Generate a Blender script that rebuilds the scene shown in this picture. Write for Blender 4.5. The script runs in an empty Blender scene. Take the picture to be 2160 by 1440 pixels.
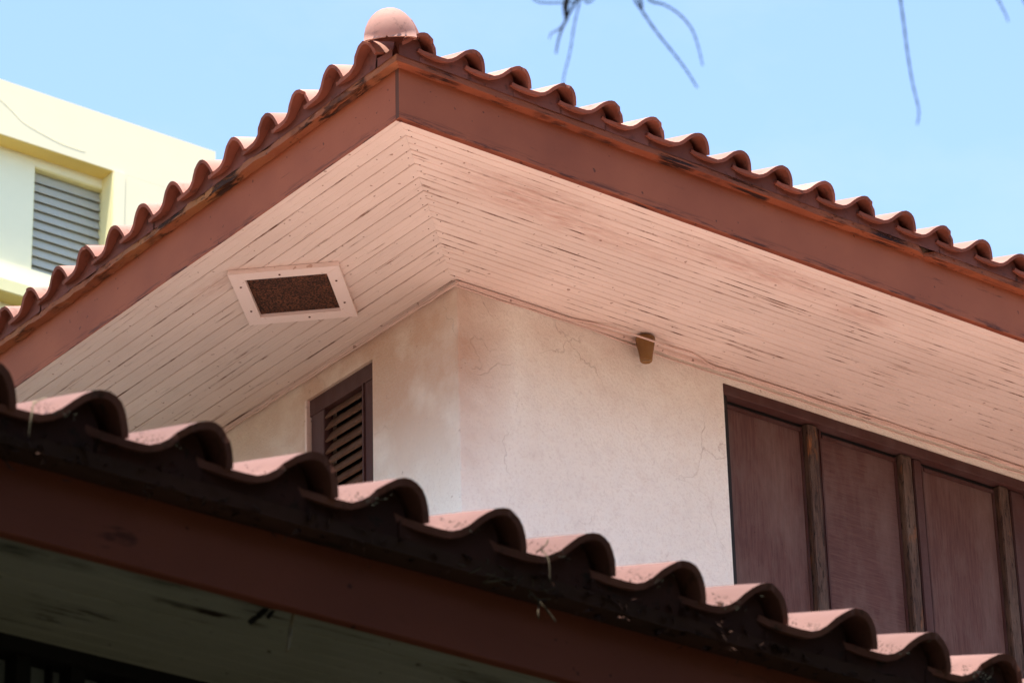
import bpy, bmesh, math, random
from mathutils import Vector, Matrix, noise
random.seed(7)
R = math.radians
sc = bpy.context.scene

# ------------------------------------------------------------------ camera
SOF = 8.356                                     # height of the upper soffit above the ground
CAM = Vector((-6.9107, -9.4259, SOF - 6.7561))
yaw, pit, rol = R(38.1222), R(26.5893), R(-1.5696)
F = Vector((math.sin(yaw) * math.cos(pit), math.cos(yaw) * math.cos(pit), math.sin(pit)))
r0 = F.cross(Vector((0, 0, 1))).normalized(); u0 = r0.cross(F)
rt = math.cos(rol) * r0 + math.sin(rol) * u0
up = -math.sin(rol) * r0 + math.cos(rol) * u0
cd = bpy.data.cameras.new('camera'); cam = bpy.data.objects.new('camera', cd)
sc.collection.objects.link(cam)
cam.matrix_world = Matrix(((rt.x, up.x, -F.x, CAM.x), (rt.y, up.y, -F.y, CAM.y), (rt.z, up.z, -F.z, CAM.z), (0, 0, 0, 1)))
cd.sensor_width = 36; FPX = 7791.75; cd.lens = FPX / 2160 * 36
cd.clip_start = 0.05; cd.clip_end = 3000
cd.dof.use_dof = True; cd.dof.focus_distance = 13.6; cd.dof.aperture_fstop = 11
sc.camera = cam

# ------------------------------------------------------------------ light
SUN = Vector((-0.20, -0.16, 1)).normalized()     # direction towards the sun
el = math.asin(SUN.z); az = math.atan2(SUN.x, SUN.y)
w = bpy.data.worlds.new('World'); sc.world = w; w.use_nodes = True
nt = w.node_tree; bg = nt.nodes['Background']
sky = nt.nodes.new('ShaderNodeTexSky'); sky.sky_type = 'NISHITA'; sky.sun_disc = False
sky.sun_elevation = el; sky.sun_rotation = az
sky.air_density = 1.0; sky.dust_density = 0.35; sky.ozone_density = 0.6; sky.altitude = 50
cl = nt.nodes.new('ShaderNodeTexNoise'); cl.inputs['Scale'].default_value = 9; cl.inputs['Detail'].default_value = 7; cl.inputs['Roughness'].default_value = .6
tcw = nt.nodes.new('ShaderNodeTexCoord'); mpw = nt.nodes.new('ShaderNodeMapping'); mpw.inputs['Scale'].default_value = (1, 1.6, 2.6)
nt.links.new(tcw.outputs['Generated'], mpw.inputs[0]); nt.links.new(mpw.outputs[0], cl.inputs['Vector'])
cr_ = nt.nodes.new('ShaderNodeMapRange'); nt.links.new(cl.outputs[0], cr_.inputs[0]); cr_.inputs[1].default_value = .48; cr_.inputs[2].default_value = .80; cr_.inputs[4].default_value = .16
mx_ = nt.nodes.new('ShaderNodeMix'); mx_.data_type = 'RGBA'; nt.links.new(cr_.outputs[0], mx_.inputs[0]); nt.links.new(sky.outputs[0], mx_.inputs[6]); mx_.inputs[7].default_value = (2.6, 2.75, 2.9, 1)
nt.links.new(mx_.outputs[2], bg.inputs[0]); bg.inputs[1].default_value = 0.15
sd = bpy.data.lights.new('sun', 'SUN'); sd.energy = 3.7; sd.angle = R(0.53); sd.color = (1.0, 0.95, 0.88)
so = bpy.data.objects.new('sun', sd); sc.collection.objects.link(so)
so.rotation_euler = SUN.to_track_quat('Z', 'Y').to_euler(); so.location = (0, 0, 40)
vs = sc.view_settings; vs.view_transform = 'Standard'; vs.look = 'None'; vs.gamma = 1
vs.exposure = 1.40
sc.cycles.max_bounces = 10; sc.cycles.diffuse_bounces = 6

# ------------------------------------------------------------------ materials
class G:
    def __init__(s, name, rough=0.75):
        m = bpy.data.materials.new(name); m.use_nodes = True; s.m = m; s.t = m.node_tree; s.n = s.t.nodes
        s.b = s.n['Principled BSDF']; s.b.inputs['Roughness'].default_value = rough
        s.b.inputs['Specular IOR Level'].default_value = 0.3
        s.tc = s.n.new('ShaderNodeTexCoord'); s.oi = s.n.new('ShaderNodeObjectInfo')
    def L(s, a, b): s.t.links.new(a, b)
    def vec(s, scale=(1, 1, 1), rnd=False):
        mp = s.n.new('ShaderNodeMapping'); s.L(s.tc.outputs['Object'], mp.inputs[0]); mp.inputs['Scale'].default_value = scale
        if rnd:
            c = s.n.new('ShaderNodeMath'); c.operation = 'MULTIPLY'; s.L(s.oi.outputs['Random'], c.inputs[0]); c.inputs[1].default_value = 37.0
            s.L(c.outputs[0], mp.inputs['Location'])
        return mp.outputs[0]
    def noise(s, v, scale, detail=4, rough=.55, dist=0):
        q = s.n.new('ShaderNodeTexNoise'); s.L(v, q.inputs['Vector']); q.inputs['Scale'].default_value = scale
        q.inputs['Detail'].default_value = detail; q.inputs['Roughness'].default_value = rough; q.inputs['Distortion'].default_value = dist
        return q.outputs[0]
    def ramp(s, x, a, b, lo=0., hi=1.):
        q = s.n.new('ShaderNodeMapRange'); s.L(x, q.inputs[0]); q.inputs[1].default_value = a; q.inputs[2].default_value = b
        q.inputs[3].default_value = lo; q.inputs[4].default_value = hi; q.clamp = True
        return q.outputs[0]
    def math(s, op, a, b=0.):
        q = s.n.new('ShaderNodeMath'); q.operation = op
        for i, v in enumerate((a, b)):
            if isinstance(v, (int, float)): q.inputs[i].default_value = v
            else: s.L(v, q.inputs[i])
        return q.outputs[0]
    def mix(s, f, a, b):
        q = s.n.new('ShaderNodeMix'); q.data_type = 'RGBA'
        for i, v in ((0, f), (6, a), (7, b)):
            if isinstance(v, (int, float)): q.inputs[i].default_value = v
            elif isinstance(v, tuple): q.inputs[i].default_value = v + (1,)
            else: s.L(v, q.inputs[i])
        return q.outputs[2]
    def col(s, c): s.L(c, s.b.inputs['Base Color'])
    def bump(s, h, strength, dist=.002):
        q = s.n.new('ShaderNodeBump'); q.inputs['Strength'].default_value = strength; q.inputs['Distance'].default_value = dist
        s.L(h, q.inputs['Height']); s.L(q.outputs[0], s.b.inputs['Normal'])
    def sep(s):
        q = s.n.new('ShaderNodeSeparateXYZ'); s.L(s.tc.outputs['Object'], q.inputs[0]); return q.outputs
    def blob(s, c, r, inner=.2):
        """soft-edged stain of its own shape round a point, in the object's space"""
        q = s.n.new('ShaderNodeVectorMath'); q.operation = 'SUBTRACT'; s.L(s.tc.outputs['Object'], q.inputs[0]); q.inputs[1].default_value = c
        d = s.n.new('ShaderNodeVectorMath'); d.operation = 'DIVIDE'; s.L(q.outputs[0], d.inputs[0]); d.inputs[1].default_value = r
        l = s.n.new('ShaderNodeVectorMath'); l.operation = 'LENGTH'; s.L(d.outputs[0], l.inputs[0])
        return s.ramp(l.outputs['Value'], 1.0, inner)

def painted(name, base, var, crack, amt=.5, scale=(1, 22, 22), rough=.6, crack_amt=1., bump=.5, peel=None, lo=.60, hi=.66, blobs=(), bcol=(.2, .08, .05), edge=False):
    g = G(name, rough); g.b.inputs['Specular IOR Level'].default_value = .12
    n1 = g.noise(g.vec(), 2.2, 5); c = g.mix(g.ramp(n1, .35, .7, 0, amt), base, var)
    gv = g.vec(scale); n2 = g.noise(gv, 3, 6, .65, .3)
    cr = g.ramp(n2, lo, hi); msk = g.ramp(g.noise(g.vec(), 5, 3), .45, .6)
    cr = g.math('MULTIPLY', g.math('MULTIPLY', cr, msk), crack_amt)
    c = g.mix(cr, c, crack)
    if edge:
        z_ = g.sep()[2]; em = g.math('MULTIPLY', g.ramp(z_, .038, .0), g.ramp(g.noise(g.vec((2.2, 30, 30)), 3, 6, .7), .50, .57)); c = g.mix(g.math('MULTIPLY', em, .9), c, crack)
    if peel:
        pn = g.ramp(g.noise(g.vec((1, 5, 5)), 7, 6, .7), .66, .70)
        c = g.mix(pn, c, peel)
    for (cc, rr, a) in blobs:
        bl = g.math('MULTIPLY', g.math('MULTIPLY', g.blob(cc, rr), g.ramp(g.noise(g.vec((2, 9, 9)), 5, 5), .3, .65)), a)
        c = g.mix(bl, c, bcol)
    spk = g.ramp(g.noise(g.vec(), 38, 2, .4), .715, .74, 0, .7); c = g.mix(spk, c, crack)
    fine = g.noise(g.vec(), 160, 3)
    c = g.mix(g.ramp(fine, .62, .8, 0, .35), c, crack)
    hs = g.n.new('ShaderNodeHueSaturation'); g.L(c, hs.inputs['Color']); g.L(g.ramp(g.oi.outputs['Random'], 0, 1, .955, 1.03), hs.inputs['Value']); c = hs.outputs[0]
    g.col(c)
    h = g.math('SUBTRACT', g.math('ADD', g.math('MULTIPLY', g.noise(gv, 8, 5), .5), g.math('MULTIPLY', n1, .5)), g.math('MULTIPLY', cr, 1.2))
    g.bump(h, bump, .004)
    return g.m

SOFF = painted('soffit_paint', (.71, .585, .505), (.62, .495, .42), (.20, .095, .055), .6, (.38, 15, 15), .65, .85, .35, None, .595, .65,
    blobs=[((.75, .17, 0), (.5, .13, .1), .55), ((1.0, .27, 0), (.7, .10, .1), .5), ((1.85, .14, 0), (.55, .11, .1), .6), ((2.45, .2, 0), (.2, .07, .1), .6),
           ((-1.45, .16, 0), (.25, .07, .1), .4)], bcol=(.36, .15, .10))
FASC = painted('fascia_paint', (.33, .095, .042), (.24, .065, .030), (.065, .022, .014), .9, (1, 9, 9), .6, .6, .25, None, .64, .70, edge=True)
FUND = painted('fascia_underside_shade_paint', (.20, .052, .026), (.16, .05, .03), (.04, .015, .012), 1, (1, 9, 9), .8, 1, .6, None, .56, .62)  # darker copy of the fascia paint, shade put into the underside colour
BATT = painted('batten_paint', (.27, .080, .036), (.20, .058, .030), (.035, .015, .012), .9, (.8, 20, 20), .7, 1, 1.2, (.24, .15, .11), .50, .55)
BATD = painted('batten_decayed', (.27, .085, .045), (.33, .14, .055), (.05, .025, .018), 1.0, (2, 9, 9), .8, 1, 1.6, (.38, .30, .26), .48, .56)
GREY = painted('weathered_end_grain', (.12, .050, .032), (.085, .038, .026), (.06, .03, .02), .8, (6, 6, 1), .85, 1, .8)
TRIM = painted('trim_paint', (.72, .56, .48), (.62, .48, .40), (.20, .10, .07), .8, (1, 20, 20), .7, .9, .8, None, .56, .62)
GRIM = painted('joint_grime', (.67, .535, .46), (.54, .40, .33), (.16, .08, .05), 1, (1.5, 4, 4), .9, 1, .5, None, .50, .60)
GRIL = painted('joint_grime_left', (.69, .56, .48), (.56, .42, .35), (.16, .08, .05), 1, (.6, 3, 3), .9, 1, .5, None, .53, .60)
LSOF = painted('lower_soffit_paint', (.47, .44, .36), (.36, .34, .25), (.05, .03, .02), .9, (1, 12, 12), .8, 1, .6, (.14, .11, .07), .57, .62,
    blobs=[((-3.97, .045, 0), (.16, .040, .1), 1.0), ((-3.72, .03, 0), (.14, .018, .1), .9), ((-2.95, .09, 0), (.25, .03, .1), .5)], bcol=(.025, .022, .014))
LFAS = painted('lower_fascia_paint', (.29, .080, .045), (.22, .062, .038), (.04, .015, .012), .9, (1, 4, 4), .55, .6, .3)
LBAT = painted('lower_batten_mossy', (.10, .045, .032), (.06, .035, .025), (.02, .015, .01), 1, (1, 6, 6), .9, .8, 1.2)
VENTP = painted('vent_frame_paint', (.80, .66, .59), (.77, .62, .55), (.45, .28, .20), .4, (1, 10, 10), .55, .3, .12)

def tile_mat(name, base, var, dirt, damt):
    g = G(name, .7); g.b.inputs['Specular IOR Level'].default_value = .15
    v = g.vec(rnd=True)
    c = g.mix(g.ramp(g.noise(v, 6, 5), .35, .7), base, var)
    hs = g.n.new('ShaderNodeHueSaturation'); g.L(c, hs.inputs['Color']); g.L(g.ramp(g.oi.outputs['Random'], 0, 1, .78, 1.12), hs.inputs['Value'])
    c = hs.outputs[0]
    c = g.mix(g.ramp(g.noise(v, 22, 6, .7), .56, .70, 0, damt), c, dirt)
    g.col(c); g.bump(g.noise(v, 70, 5), .35, .002)
    return g.m
TTOP = tile_mat('tile_weathered_face', (.52, .275, .205), (.45, .225, .165), (.16, .09, .065), .6)
LTOP = tile_mat('lower_tile_shaded_face', (.27, .145, .115), (.235, .12, .095), (.12, .07, .055), .45)  # eave tiles darker than the field behind, shade put into their colour
LFLD = tile_mat('lower_field_bounce_face', (.62, .44, .37), (.57, .39, .32), (.26, .18, .15), .4)  # hidden field made paler to bounce more light up to the soffit
TRAW = tile_mat('tile_edge_and_underside', (.25, .080, .048), (.20, .062, .038), (.06, .03, .022), .8)
CLOS = tile_mat('eave_closure_terracotta', (.18, .058, .036), (.14, .045, .03), (.045, .02, .015), .7)
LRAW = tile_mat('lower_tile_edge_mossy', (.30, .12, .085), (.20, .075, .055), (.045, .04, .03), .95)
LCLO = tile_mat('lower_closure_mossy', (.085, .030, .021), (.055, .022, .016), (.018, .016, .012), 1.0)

def stucco():
    g = G('wall_stucco', .85)
    v = g.vec()
    c = g.mix(g.ramp(g.noise(v, 1.3, 5), .35, .7, 0, .8), (.90, .868, .765), (.85, .80, .69))
    c = g.mix(g.ramp(g.noise(v, 9, 5, .6), .5, .75, 0, .22), c, (.62, .50, .42))
    # brown rain and soot stains of their own shape beside the corner on the left face
    st = g.math('MULTIPLY', g.blob((.92, 1.25, SOF - .18), (.3, 2.6, .80), .25), g.ramp(g.noise(v, 4, 6, .6), .22, .55, .45, 1))
    c = g.mix(g.math('MULTIPLY', st, .95), c, (.53, .34, .235))
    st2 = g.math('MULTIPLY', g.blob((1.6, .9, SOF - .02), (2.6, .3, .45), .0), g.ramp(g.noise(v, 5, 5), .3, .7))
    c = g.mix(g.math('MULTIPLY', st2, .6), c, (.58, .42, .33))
    # hairline cracks
    wv = g.n.new('ShaderNodeMix'); wv.data_type = 'VECTOR'; wv.inputs[0].default_value = .22
    nn = g.n.new('ShaderNodeTexNoise'); g.L(v, nn.inputs['Vector']); nn.inputs['Scale'].default_value = 5; nn.inputs['Detail'].default_value = 6
    g.L(v, wv.inputs[4]); g.L(nn.outputs['Color'], wv.inputs[5])
    vo = g.n.new('ShaderNodeTexVoronoi'); vo.feature = 'DISTANCE_TO_EDGE'; g.L(wv.outputs[1], vo.inputs['Vector']); vo.inputs['Scale'].default_value = 1.7
    ck = g.ramp(vo.outputs['Distance'], .0032, .0006)
    ck = g.math('MULTIPLY', ck, g.ramp(g.noise(v, 2.1, 3), .47, .56))
    c = g.mix(g.math('MULTIPLY', ck, .26), c, (.34, .24, .18))
    sp = g.ramp(g.noise(v, 34, 4, .6), .72, .75)
    c = g.mix(g.math('MULTIPLY', sp, .85), c, (.35, .22, .15))
    gr = g.noise(v, 75, 5, .75); c = g.mix(g.ramp(gr, .50, .66, 0, .30), c, (.58, .48, .40))
    sp2 = g.ramp(g.noise(v, 17, 6, .75), .66, .70); c = g.mix(g.math('MULTIPLY', g.math('MULTIPLY', sp2, st), .8), c, (.26, .15, .10))
    g.col(c)
    h = g.math('ADD', g.math('MULTIPLY', gr, .7), g.math('MULTIPLY', g.noise(v, 14, 4), .8))
    h = g.math('SUBTRACT', h, g.math('MULTIPLY', ck, .3))
    g.bump(h, .95, .008)
    return g.m
STUC = stucco()

def shutter(name, a, b, c3, scale, pits=0):
    g = G(name, .62); g.b.inputs['Specular IOR Level'].default_value = .2
    v = g.vec(scale, True)
    c = g.mix(g.ramp(g.noise(v, 3, 6, .6, .4), .35, .65), a, b)
    c = g.mix(g.ramp(g.noise(g.vec((2.2, 2.2, .8), True), 3, 6, .65), .42, .68, 0, .9), c, c3)
    c = g.mix(g.ramp(g.noise(g.vec(rnd=True), 90, 3), .68, .74, 0, .6), c, (.02, .01, .01))
    h = g.noise(v, 6, 6)
    if pits:
        pt = g.ramp(g.noise(g.vec((1, 1, .22), True), 70, 5, .7), .56, .64); c = g.mix(g.math('MULTIPLY', pt, .85), c, (.025, .013, .008)); h = g.math('SUBTRACT', h, pt)
        c = g.mix(g.ramp(g.noise(g.vec((1, 1, .3), True), 16, 4), .62, .70, 0, .6), c, (.30, .11, .03))
    g.col(c); g.bump(h, .4 + pits, .003)
    return g.m
SHUT = shutter('shutter_veneer', (.078, .034, .027), (.118, .056, .045), (.150, .093, .076), (42, 42, 2.2))
SHUH = shutter('shutter_veneer_cross_grain', (.078, .034, .027), (.115, .055, .045), (.145, .090, .074), (3.0, 42, 46))
POST = shutter('bare_weathered_post', (.098, .056, .038), (.040, .022, .016), (.135, .090, .064), (30, 30, 3), .6)
WDRK = shutter('window_frame_dark_paint', (.065, .024, .018), (.06, .025, .022), (.09, .05, .045), (3, 12, 12))
BLAK = shutter('black_rubber_groove', (.012, .010, .010), (.018, .014, .013), (.02, .016, .014), (2, 9, 9))
LOUV = shutter('louvre_wood', (.12, .055, .030), (.085, .035, .020), (.13, .07, .045), (2, 12, 12))

def flat(name, c, rough=.7, **k):
    g = G(name, rough)
    g.col(g.mix(g.ramp(g.noise(g.vec(), k.get('s', 3), 4), .3, .7), c, tuple(x * k.get('d', .88) for x in c)))
    g.bump(g.noise(g.vec(), 60, 4), k.get('b', .15), .003)
    return g.m
CABL = flat('cable_sheath_painted', (.66, .48, .40), .6)
NAIL = flat('nail_head_rust', (.10, .04, .025), .8)
SCRN = None
g = G('insect_screen', .9)
sn = g.noise(g.vec(), 120, 3, .7)
c = g.mix(g.ramp(sn, .42, .62), (.012, .006, .004), (.19, .066, .028)); c = g.mix(g.ramp(g.noise(g.vec(), 9, 4), .35, .7, 0, .55), c, (.03, .012, .008))
g.col(c); g.bump(sn, 1, .006); SCRN = g.m
g = G('amber_plastic', .22); g.col(g.mix(g.ramp(g.noise(g.vec(), 12, 3), .3, .7), (.36, .19, .062), (.28, .14, .045)))
g.b.inputs['Transmission Weight'].default_value = .45; g.b.inputs['IOR'].default_value = 1.4; AMBR = g.m
YWAL = flat('cream_wall_paint', (.92, .79, .53), .8, d=.97, b=.05)
YREC = flat('pale_recess_paint', (.92, .85, .60), .8, d=.95, b=.05)
YTRM = flat('ochre_soffit_paint', (.82, .60, .20), .8, d=.95, b=.05)
YLED = flat('yellow_ledge_paint', (.84, .74, .40), .8, d=.95, b=.05)
SLAT = flat('grey_louvre_glass', (.45, .43, .365), .5, d=.95, b=.0)
GRND = flat('garden_soil', (.055, .050, .030), 1, s=.6, d=.5)
TWIG = flat('casuarina_twig_bark', (.10, .085, .065), .9)
NEED = flat('casuarina_needles', (.055, .075, .035), .8)
STRW = flat('dry_straw', (.42, .33, .21), .9, s=20, d=.5)
NEST = flat('nest_straw_dark', (.16, .12, .075), .95, s=20, d=.5)
MOSS = flat('moss', (.020, .020, .010), 1, s=30, d=.4)
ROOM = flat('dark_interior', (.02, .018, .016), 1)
LPAN = flat('lower_window_pane', (.34, .35, .32), .35)
WOOD = flat('rafter_wood', (.18, .11, .07), .9)

# ------------------------------------------------------------------ helpers
COL = sc.collection
def tag(o, label=None, cat=None, group=None, kind=None):
    for k, v in (('label', label), ('category', cat), ('group', group), ('kind', kind)):
        if v: o[k] = v
    return o
def link(name, mesh, parent=None, mat=None, loc=None):
    o = bpy.data.objects.new(name, mesh); COL.objects.link(o)
    if parent: o.parent = parent
    if mat is not None: o.matrix_local = mat
    if loc is not None: o.location = loc
    return o
def mesh_of(name, bm, mats, smooth=False):
    me = bpy.data.meshes.new(name); bm.normal_update(); bm.to_mesh(me); bm.free()
    for m in (mats if isinstance(mats, (list, tuple)) else [mats]): me.materials.append(m)
    if smooth:
        for p in me.polygons: p.use_smooth = True
    return me
def pydata(name, vs, fs, mats, mi=None, smooth=None):
    me = bpy.data.meshes.new(name); me.from_pydata(vs, [], fs)
    for m in (mats if isinstance(mats, (list, tuple)) else [mats]): me.materials.append(m)
    if mi: me.polygons.foreach_set('material_index', mi)
    if smooth is not None: me.polygons.foreach_set('use_smooth', smooth if isinstance(smooth, list) else [smooth] * len(fs))
    me.update(); return me
def box(bm, x0, x1, y0, y1, z0, z1, mi=0):
    v = [bm.verts.new(p) for p in ((x0, y0, z0), (x1, y0, z0), (x1, y1, z0), (x0, y1, z0), (x0, y0, z1), (x1, y0, z1), (x1, y1, z1), (x0, y1, z1))]
    fs = [bm.faces.new([v[i] for i in f]) for f in ((0, 3, 2, 1), (4, 5, 6, 7), (0, 1, 5, 4), (1, 2, 6, 5), (2, 3, 7, 6), (3, 0, 4, 7))]
    for f in fs: f.material_index = mi
    return v
def clip(bm, co, no):
    """keep the side the normal points away from, close the cut"""
    g_ = bmesh.ops.bisect_plane(bm, geom=bm.verts[:] + bm.edges[:] + bm.faces[:], plane_co=co, plane_no=no, clear_outer=True)
    ed = [e for e in g_['geom_cut'] if isinstance(e, bmesh.types.BMEdge)]
    if ed:
        try: bmesh.ops.holes_fill(bm, edges=ed)
        except Exception: pass
HR = ((0, 0, 0), (-1, 1, 0)); HL = ((0, 0, 0), (1, 1, 0))    # hip cut: right frame keeps x>=y, left frame keeps x<=-y
def subdiv(bm, n, axis=0, lo=None, hi=None):
    xs = [v.co[axis] for v in bm.verts]; a, b = min(xs), max(xs)
    for i in range(1, n):
        no = [0, 0, 0]; no[axis] = 1; co = [0, 0, 0]; co[axis] = a + (b - a) * i / n
        bmesh.ops.bisect_plane(bm, geom=bm.verts[:] + bm.edges[:] + bm.faces[:], plane_co=co, plane_no=no)
def wob(bm, amp, freq, seed=0, axes=(0, 1, 1)):
    for v in bm.verts:
        n = noise.noise_vector(Vector((v.co.x * freq + seed, v.co.y * freq, v.co.z * freq)))
        v.co += Vector((n.x * axes[0], n.y * axes[1], n.z * axes[2])) * amp
def tube(vs, fs, pts, rads, n=6):
    base = len(vs); k = len(pts)
    for i, p in enumerate(pts):
        t = (pts[min(i + 1, k - 1)] - pts[max(i - 1, 0)]).normalized()
        a = t.orthogonal().normalized(); b = t.cross(a); rr = rads[i] if isinstance(rads, (list, tuple)) else rads
        for j in range(n):
            q = p + (a * math.cos(2 * math.pi * j / n) + b * math.sin(2 * math.pi * j / n)) * rr
            vs.append(tuple(q))
    for i in range(k - 1):
        for j in range(n):
            fs.append((base + i * n + j, base + i * n + (j + 1) % n, base + (i + 1) * n + (j + 1) % n, base + (i + 1) * n + j))
    fs.append(tuple(base + j for j in reversed(range(n)))); fs.append(tuple(base + (k - 1) * n + j for j in range(n)))
def smooth_path(pts, m=6):
    out = []
    P = [pts[0]] + list(pts) + [pts[-1]]
    for i in range(1, len(P) - 2):
        for s in range(m):
            t = s / m; a, b, c_, d = P[i - 1], P[i], P[i + 1], P[i + 2]
            out.append(.5 * ((2 * b) + (c_ - a) * t + (2 * a - 5 * b + 4 * c_ - d) * t * t + (3 * b - a - 3 * c_ + d) * t ** 3))
    out.append(pts[-1]); return out

# ------------------------------------------------------------------ S-profile roof tile
PROF = [(0, .010), (.018, .004), (.05, 0), (.085, -.001), (.112, .001), (.130, .008), (.147, .020), (.165, .038), (.182, .053), (.200, .0645),
        (.216, .070), (.231, .0710), (.246, .067), (.259, .058), (.269, .046), (.277, .031), (.283, .014), (.286, .001)]
TH, PITCH, TL, EXPO = .0135, .2172, .47, .40
def tile_mesh(seed, low=False, mats=None, TH=TH, lift=.0175):
    rnd = random.Random(seed)
    pr = PROF if not low else PROF[::2] + [PROF[-1]]
    notch = [(rnd.uniform(.08, .28), rnd.uniform(.004, .013), rnd.uniform(.004, .010)) for _ in range(rnd.choice((0, 1, 2, 2)))]
    n = len(pr); nor = []
    for i in range(n):
        a, b = pr[max(i - 1, 0)], pr[min(i + 1, n - 1)]; d = Vector((b[0] - a[0], b[1] - a[1])).normalized(); nor.append((-d.y, d.x))
    rows = [0, .022, .1, TL] if not low else [0, TL]
    vs, fs, mi, sm = [], [], [], []
    def w_of(v): return lift * (1 - v / TL)
    def sheet(off):
        base = len(vs)
        for k, v in enumerate(rows):
            for i, (u, z) in enumerate(pr):
                j = noise.noise(Vector((u * 40 + seed * 7, v * 9, off * 50))) * .0016
                q = v
                if k == 0 and not low: q += abs(noise.noise(Vector((u * 70, seed * 3.1, off)))) * .004
                if k == 0 and not low: q += sum(dn * math.exp(-((u - un) / wn) ** 2) for (un, dn, wn) in notch)
                if k <= 1 and u < .06 and not low: q += (.06 - u) * (.5 if mats else .42)
                vs.append((u + nor[i][0] * off, q, z + nor[i][1] * off + w_of(v) + j))
        return base
    a = sheet(0); b = sheet(-TH if not low else -.006)
    for k in range(len(rows) - 1):
        for i in range(n - 1):
            f = (a + k * n + i, a + k * n + i + 1, a + (k + 1) * n + i + 1, a + (k + 1) * n + i); fs.append(f); mi.append(0); sm.append(True)
            f = (b + k * n + i, b + (k + 1) * n + i, b + (k + 1) * n + i + 1, b + k * n + i + 1); fs.append(f); mi.append(1); sm.append(True)
    def dup(lst):
        o = len(vs)
        for i in lst: vs.append(vs[i])
        return o
    K = len(rows) - 1
    f0 = dup([a + i for i in range(n)] + [b + i for i in range(n)])
    for i in range(n - 1): fs.append((f0 + i, f0 + n + i, f0 + n + i + 1, f0 + i + 1)); mi.append(1); sm.append(False)
    f0 = dup([a + K * n + i for i in range(n)] + [b + K * n + i for i in range(n)])
    for i in range(n - 1): fs.append((f0 + i, f0 + i + 1, f0 + n + i + 1, f0 + n + i)); mi.append(1); sm.append(False)
    for i in (0, n - 1):
        f0 = dup([a + k * n + i for k in range(K + 1)] + [b + k * n + i for k in range(K + 1)])
        for k in range(K):
            f = (f0 + k, f0 + k + 1, f0 + K + 1 + k + 1, f0 + K + 1 + k)
            fs.append(f if i == 0 else f[::-1]); mi.append(1); sm.append(False)
    return pydata('roof_tile', vs, fs, mats or [TTOP, TRAW], mi, sm)

def frame_mat(kind):
    if kind == 'R': return Matrix.Translation((0, 0, SOF))
    if kind == 'L': return Matrix.Translation((0, 0, SOF)) @ Matrix.Rotation(R(-90), 4, 'Z')
    return Matrix.Translation((0, -4.37, SOF - 4.220))

# ================================================================== SETTING
bm = bmesh.new(); bmesh.ops.create_grid(bm, x_segments=60, y_segments=60, size=600)
for v in bm.verts: v.co.z = noise.noise(v.co * .03) * .25 * min(1, v.co.length / 60) - .05
tag(link('ground', mesh_of('ground', bm, GRND)), kind='structure')

# ================================================================== HOUSE
house = bpy.data.objects.new('house', None); COL.objects.link(house)
tag(house, 'two storey house with pale peeling eaves, white stucco walls and wavy terracotta roofs', 'house')
WX, WY = .922, .897

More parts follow.
